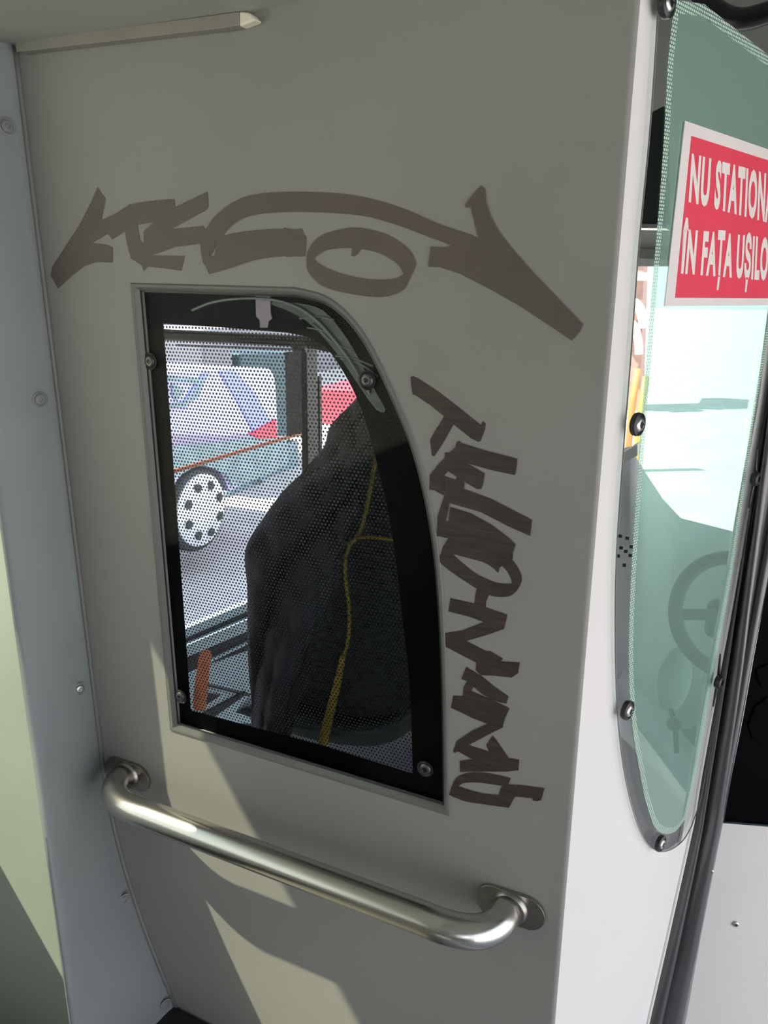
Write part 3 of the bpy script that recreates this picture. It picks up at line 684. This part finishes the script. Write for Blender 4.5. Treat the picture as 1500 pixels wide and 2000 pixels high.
# driver's seat seen from behind
SEAT = Frame((0, .80, 0), (1, 0))
ds = empty('driver_seat', SEAT(-.30, 0, .1), 'charcoal driver seat with yellow piping behind the partition window', 'seat')
back = smooth([(640, 900), (690, 800), (760, 740), (860, 730), (930, 800), (930, 1000), (925, 1200), (880, 1360), (800, 1418), (700, 1426), (600, 1402), (520, 1370), (500, 1300), (500, 1100), (560, 980)], 5)
def puffy(name, outline, fr, d0, depth, m, parent, steps=5, inset=.03, noise=0):
    L0 = fr.poly(outline, d0); rows = []
    for i in range(steps + 1):
        a = math.pi / 2 * i / steps
        Lk = offset(L0, -inset * (1 - math.cos(a))) if False else offset(L0, -inset * (1 - math.sin(math.pi / 2 * (1 - i / steps) ** 1.0)))
        rows.append([fr(u, v, d0 + depth * (1 - math.sin(a))) for u, v in Lk])
    rows = rows
    n = len(L0); V = [p for r in rows for p in r]; Fc = []
    for i in range(len(rows) - 1):
        for k in range(n): a_ = i * n + k; b_ = i * n + (k + 1) % n; Fc.append([a_, b_, b_ + n, a_ + n])
    Lk = offset(L0, -inset); v2, T = fill([Lk]); bb = (len(rows) - 1) * n
    Fc += [[bb + i for i in t] for t in T]; Fc.append(list(range(n)))
    return link(name, V, Fc, m, parent, True)
puffy('backrest', back, SEAT, -.03, .09, M['seat'], ds, inset=.025)
shellpx = [(486, 1372), (560, 1400), (640, 1420), (710, 1425), (760, 1412), (805, 1380), (848, 1325), (870, 1290), (880, 1330), (860, 1385), (800, 1440), (740, 1466), (660, 1463), (580, 1445), (500, 1415), (452, 1392)]
puffy('seat_shell', smooth(shellpx, 4), SEAT, -.045, .05, M['shell'], ds, inset=.008)
def sm3(pts, fr, d, n=6): return [fr(*fr.px(x, y, d), d) for x, y in smooth(pts, n, False)]
tube('yellow_piping', sm3([(740, 862), (726, 940), (712, 1010), (698, 1050), (680, 1062)], SEAT, -.040), .0024, M['yellow'], ds, 10)
tube('yellow_piping', sm3([(680, 1062), (700, 1050), (735, 1050), (800, 1056), (880, 1060)], SEAT, -.041), .0024, M['yellow'], ds, 10)
tube('yellow_piping', sm3([(690, 1052), (676, 1085), (675, 1130), (682, 1190), (680, 1250), (668, 1290)], SEAT, -.040), .0022, M['yellow'], ds, 10)
tube('yellow_webbing', sm3([(670, 1280), (660, 1330), (645, 1390), (626, 1470), (618, 1500)], SEAT, -.055), [.0035 + .0028 * min(1, i / 14) for i in range(25)], M['yellow'], ds, 12)
box('seat_pedestal', (-.55, .85, 0), (-.1, 1.15, .45), M['black'], ds, bev=.02)

# jacket hanging over the left side of the seat
JK = Frame((0, .712, 0), (1, 0))
LJ = smooth([(712, 775), (690, 800), (655, 835), (640, 880), (600, 920), (560, 965), (520, 1020), (488, 1076), (492, 1150), (492, 1240), (495, 1340), (500, 1420), (512, 1490)], 6, False)
RJ = smooth([(775, 780), (750, 825), (728, 880), (708, 940), (692, 1000), (672, 1060), (655, 1110), (640, 1160), (628, 1220), (605, 1300), (585, 1370), (570, 1430), (550, 1500)], 6, False)
rows = []
for i, (l, r_) in enumerate(zip(LJ, RJ)):
    row = []
    for k in range(25):
        t = k / 24; x = l[0] + (r_[0] - l[0]) * t; y = l[1] + (r_[1] - l[1]) * t
        d = .03 * (2 * t - 1) ** 4 * (1 if t < .5 else .3) - .012 * math.sin(t * 9 + i * .16) - .006 * math.sin(t * 21 + i * .35) - .004 * math.sin(i * .8 - t * 7)
        row.append(JK(*JK.px(x, y, d), d))
    rows.append(row)
jk = loft('jacket', rows, M['jacket'])
so = jk.modifiers.new('thick', 'SOLIDIFY'); so.thickness = .006; so.offset = 1
tag(jk, 'dark navy jacket draped over the left shoulder of the driver seat', 'jacket')

# dashboard, steering wheel and fittings seen through the green glass
def dd(x, y, Y):
    r = ray(x, y); return CAM + r * (Y / r.y)
db = empty('dashboard', (.2, 1.9, 0), 'light grey dashboard console seen through the green door glass', 'dashboard')
def dd(x, y, Y):
    r = ray(x, y); return CAM + r * (Y / r.y)
K = Frame((0, 1.53, 0), (1, 0))
rows = []
for (y0, Y) in ((0, 1.95), (70, 1.80), (190, 1.66), (330, 1.60), (500, 1.585), (900, 1.58)):
    row = []
    for x, yt in ((1100, 905), (1170, 888), (1230, 872), (1262, 925), (1295, 975), (1330, 1012), (1420, 1035), (1520, 1060), (1700, 1100)):
        row.append(dd(x, yt + y0, Y))
    rows.append(row)
loft('console_face', rows, M['dash'], db)
plate('console_ledge', K.poly([(1180, 905), (1245, 868), (1245, 890), (1180, 925)], -.03), K, -.03, .0, M['dash'], db)
for x, y in ((1211, 1047), (1225, 1051), (1213, 1070), (1222, 1077), (1207, 1086), (1219, 1104), (1231, 1085), (1233, 1068)):
    u, v = K.px(x, y, -.003); plate('speaker_hole', rect(u - .0035, v - .0035, u + .0035, v + .0035), K, -.003, .001, M['black'], db)
K2 = Frame((0, 1.30, 0), (1, 0))
plate('lower_ledge', K2.poly([(1180, 1395), (1222, 1448), (1290, 1510), (1350, 1585), (1400, 1660), (1180, 1720)]), K2, 0, .2, M['ledge'], db, bev=.004)
plate('dark_kickplate', K2.poly([(1280, 1440), (1345, 1432), (1400, 1400), (1500, 1400), (1500, 1720), (1370, 1620), (1300, 1525), (1282, 1500)], .21), K2, .21, .23, M['teal'], db)
st = empty('steering_wheel', at(1440, 1200, 2.0), 'dark steering wheel rim showing through the lower green glass', 'steering wheel')
ce = at(1428, 1200, 1.35); ax = (CAM - ce).normalized(); rx = _R.copy(); up = ax.cross(rx).normalized()
rim = [ce + rx * .098 * math.cos(t) + up * .100 * math.sin(t) for t in [2 * math.pi * i / 48 for i in range(49)]]
tube('wheel_rim', rim, .0125, M['wheelgreen'], st, 16, caps=False)
box('wheel_hub', tuple(ce - Vector((.04, .015, .05))), tuple(ce + Vector((.04, .015, .025))), M['wheelgreen'], st, bev=.02)
tube('spoke', [ce - rx * .095, ce], .010, M['wheelgreen'], st, 12)
tube('spoke', [ce + rx * .095, ce], .010, M['wheelgreen'], st, 12)
tube('spoke', [ce - up * .098, ce], .010, M['wheelgreen'], st, 12)
tube('steering_column', [ce, ce + Vector((0, .08, -.12))], .022, M['wheelgreen'], st, 14)
mi = empty('oval_mirror', at(1316, 1320, 1.45), 'pale grey oval mirror head behind the lower door glass', 'mirror')
om = at(1316, 1328, 1.45)
V = []
ov = [(om + rx * .033 * math.cos(t) + Vector((0, 0, 1)) * .068 * math.sin(t)) for t in [2 * math.pi * i / 32 for i in range(32)]]
loft('mirror_head', [[p + (om - p) * .15 - ax * -.008 for p in ov], ov, [p - ax * .012 for p in ov], [p + (om - p) * .3 - ax * .02 for p in ov]], M['mirrorgrey'], mi, True, True)
tube('mirror_stalk', [om + Vector((0, 0, -.06)), at(1318, 1412, 1.45), at(1322, 1470, 1.45)], .005, M['black'], mi, 10)
lathe('stalk_knob', at(1317, 1414, 1.44), ax, [(.004, -.012), (.013, -.006), (.014, 0), (.012, .006), (.004, .01)], M['wheelgreen'], mi)
# ticket monitor on the cab's windscreen side, header
K3 = Frame((0, 1.25, 0), (1, 0))
mo = empty('cab_monitor', K3(*K3.px(1240, 330), 0), 'dark grey box with slanted top above the sill left of the sign', 'monitor')
plate('monitor_body', K3.poly([(1170, 240), (1265, 222), (1298, 205), (1300, 440), (1170, 436)]), K3, 0, .06, M['black'], mo, bev=.003)
plate('monitor_bracket', K3.poly([(1170, 436), (1300, 438), (1300, 446), (1170, 444)], -.004), K3, -.004, .05, M['screw_light'], mo)
tube('monitor_arm', [K3(K3.px(1180, 300)[0], K3.px(1180, 300)[1], .03), K3(K3.px(1180, 300)[0], 2.165, .03)], .012, M['black'], mo, 12)
fw = empty('wall_windscreen', (0, 2.3, 0), kind='structure')
K4 = Frame((0, 2.30, 0), (1, 0))
zs_ = K4.px(1300, 520)[1]
plate('windscreen_header', [(-1.0, zs_), (1.3, zs_ + .0), (1.3, 2.16), (-1.0, 2.16)], K4, 0, .05, M['ceiling'], fw)
plate('grey_louvre', K4.poly([(1100, 480), (1600, 500), (1600, 520), (1100, 498)], -.02), K4, -.02, 0, M['rim'], fw)
box('windscreen_post', (-1.0, 2.25, .8), (-.92, 2.33, 2.16), M['dark'], fw)

# ================================================================ OUTSIDE
tag(box('ground', (-40, -25, -.42), (40, 60, -.36), M['asphalt']), kind='structure')
tag(box('kerb', (-2.05, -10, -.36), (-1.95, 11, -.24), M['concrete']), kind='structure')
# parked car on the left
XC = -3.15
CARF = Frame((XC, 0, 0), (0, 1))
car = empty('parked_car', (XC - .8, 3.6, -.36), 'lilac-white parked car with blue stripes and silver wheel seen through perforated film', 'car')
def cpx(pts, d=0): return CARF.poly(pts, d)
body = smooth(cpx([(120, 735), (300, 726), (430, 722), (515, 718), (536, 735), (541, 790), (543, 850), (542, 905), (500, 930), (452, 960)]), 3, False)
hubc = CARF.px(392, 996); rt = abs(CARF.px(392, 1078)[1] - hubc[1])
archn = [(hubc[0] + rt * 1.12 * math.cos(t), hubc[1] + rt * 1.12 * math.sin(t)) for t in [math.radians(x) for x in range(10, 181, 17)]]
left = [(hubc[0] - rt * 1.12, hubc[1] - rt * .2), (hubc[0] - 2.6, hubc[1] - rt * .2)]
plate('body', body + archn + left + [(hubc[0] - 2.6, body[0][1])], CARF, 0, 1.6, M['carbody'], car, bev=.05)
plate('side_cladding', cpx([(200, 905), (340, 872), (430, 862), (560, 850), (562, 905), (520, 930), (455, 950), (440, 925), (392, 905), (340, 935), (200, 960)], -.012), CARF, -.012, .004, M['cardark'], car)
plate('blue_stripe', cpx([(428, 724), (456, 722), (500, 770), (536, 835), (500, 852), (468, 790)], -.008), CARF, -.008, .002, M['carblue'], car)
plate('blue_stripe', cpx([(396, 730), (412, 728), (380, 770), (362, 800), (352, 795), (376, 760)], -.008), CARF, -.008, .002, M['carblue'], car)
plate('lower_stripe', cpx([(200, 858), (330, 850), (440, 852), (520, 846), (500, 862), (330, 872), (200, 880)], -.009), CARF, -.009, .002, mat('mauve_stripe', (.36, .32, .46), .4), car)
plate('tail_light', cpx([(488, 848), (515, 832), (541, 818), (543, 856), (508, 858)], -.02), CARF, -.02, .05, M['taillight'], car, bev=.01)
plate('badge_shield', [cpx([(318, 732), (400, 742), (388, 775), (362, 795), (322, 800)], -.010), cpx([(326, 742), (388, 750), (378, 772), (358, 786), (327, 789)], -.010)], CARF, -.010, .002, M['cardark'], car)
plate('badge_triangle', cpx([(336, 748), (362, 762), (346, 782), (338, 776)], -.012), CARF, -.012, .002, M['cardark'], car)
wh = lathe('wheel', CARF(hubc[0], hubc[1], .05), (1, 0, 0), [(rt * .95, -.10), (rt, -.08), (rt, .02), (rt * .95, .045), (rt * .84, .05), (rt * .82, .03)], M['tyre'], car, 48)
rh = abs(CARF.px(392, 1066)[1] - hubc[1])
hb = lathe('hubcap', CARF(hubc[0], hubc[1], .0), (1, 0, 0), [(rt * .86, -.01), (rt * .85, .012), (rt * .6, .03), (rt * .2, .035), (.02, .03)], M['hub'], car, 40)
for k in range(8):
    t = 2 * math.pi * k / 8 + .3; c = (hubc[0] + rt * .60 * math.cos(t), hubc[1] + rt * .60 * math.sin(t))
    plate('hub_slot', [(c[0] + .03 * math.cos(a_ + t) * (1.2 if i % 2 else .8), c[1] + .03 * math.sin(a_ + t)) for i, a_ in enumerate([2 * math.pi * j / 7 for j in range(7)])], CARF, -.04, .0, M['tyre'], hb)
wh2 = lathe('wheel', CARF(hubc[0] - 2.3, hubc[1], .05), (1, 0, 0), [(rt * .95, -.10), (rt, -.08), (rt, .02), (rt * .93, .055), (rt * .72, .06)], M['tyre'], car, 32)
# darker wheels and bumper of another car just ahead
XT = -4.2; TF = Frame((XT, 0, 0), (0, 1))
tv = empty('dark_van', (XT, 7, -.36), 'dark teal van parked beyond the lilac car', 'van')
plate('van_body', TF.poly([(470, 690), (600, 688), (610, 850), (470, 870)]), TF, 0, 1.6, M['teal'], tv, bev=.03)
yr = TF.px(470, 780)[0]
box('rear_panel', (XT - 1.62, yr - .45, .15), (XT - .02, yr - .05, 1.12), M['concrete'], tv, bev=.03)
c2 = TF.px(478, 985); r2 = abs(TF.px(478, 1050)[1] - c2[1])
plate('van_skirt', TF.poly([(440, 880), (590, 862), (590, 925), (540, 935), (440, 950)]), TF, .05, .3, M['cardark'], tv)
lathe('van_wheel', TF(c2[0], c2[1], .0), (1, 0, 0), [(r2 * 1.1, -.1), (r2 * 1.1, .02), (r2 * .95, .03), (r2 * .9, 0), (r2 * .8, .03), (r2 * .7, .0), (r2 * .6, .03), (r2 * .4, .02)], M['cardark'], tv, 40)
# red van straight ahead to the left
RV = Frame((0, 9.0, 0), (1, 0))
rv = empty('red_van', (RV(*RV.px(670, 850), 1)), 'red vehicle far ahead beside the thin dark post', 'van')
plate('van_body', RV.poly([(606, 757), (760, 757), (760, 850), (740, 862), (606, 850)]), RV, 0, 2.5, M['redvan'], rv, bev=.08)
plate('van_bumper', RV.poly([(606, 838), (760, 838), (760, 870), (606, 872)], -.02), RV, -.05, .2, M['whitepaint'], rv)
for xx in (635, 720):
    c3 = RV.px(xx, 880); lathe('van_wheel', RV(c3[0], c3[1], .4), (0, 1, 0), [(.33, -.1), (.35, 0), (.33, .1), (.2, .12)], M['tyre'], rv)
# grey building wall beyond the cars
bw = empty('far_building', (-9, 10, -.36), 'plain grey building wall behind the parked cars', 'building')
BF = Frame((-8.5, 0, 0), (0, 1))
plate('building_wall', [(-3, -.4), (24, -.4), (24, 4.2), (-3, 4.2)], BF, 0, 1, M['concrete'], bw)
plate('parapet', [(-3, 4.2), (24, 4.2), (24, 4.5), (-3, 4.5)], BF, -.08, 1.0, M['whitepaint'], bw)
for k in range(2):
    plate('building_window', rect(-2.5 + 3.4 * k, 2.5, -1.2 + 3.4 * k, 3.6), BF, -.02, .02, M['carglass'], bw)
# brick house, arch and posts seen in the clear strip left of the sign
HF = Frame((0, 12.0, 0), (1, 0))
ho = empty('brick_house', HF(*HF.px(1240, 600), 1), 'brick house front with pale arch, seen in clear strip of door glass', 'house')
plate('brick_wall', HF.poly([(1195, 500), (1258, 500)]) + [(HF.px(1258, 720)[0], -.36), (HF.px(1195, 720)[0], -.36)], HF, 0, .4, M['brick'], ho)
plate('upper_wall', HF.poly([(1195, 440), (1262, 440), (1262, 510), (1195, 510)], -.05), HF, -.05, 1, M['concrete'], ho)
plate('pale_lintel', HF.poly([(1195, 532), (1262, 532), (1262, 548), (1195, 548)], -.1), HF, -.1, .1, M['whitepaint'], ho)
tube('arch', [HF(*HF.px(1238 + 22 * math.cos(t), 640 - 50 * math.sin(t)), -.15) for t in [math.pi * i / 14 for i in range(15)]], .07, M['whitepaint'], ho, 10)
tube('arch', [HF(*HF.px(1236 + 16 * math.cos(t), 690 - 60 * math.sin(t)), -.2) for t in [math.pi * i / 14 for i in range(15)]], .06, M['whitepaint'], ho, 10)
for (x, mm, lab, y0, y1) in ((1235, 'post_orange', 'slim orange street post in front of the brick house', 720, 790), (1250, 'post_yellow', 'slim yellow street post right of the orange post', 735, 815)):
    po = HF.px(x, y1, -4); pq = HF.px(x + 2, y0, -4); pq = (po[0] + .02, pq[1])
    o = tube('street_post', [HF(po[0], -.36, -4), HF(po[0], po[1], -4), HF(pq[0], pq[1], -4)], .035, M[mm], None, 12)
    tag(o, lab, 'post')
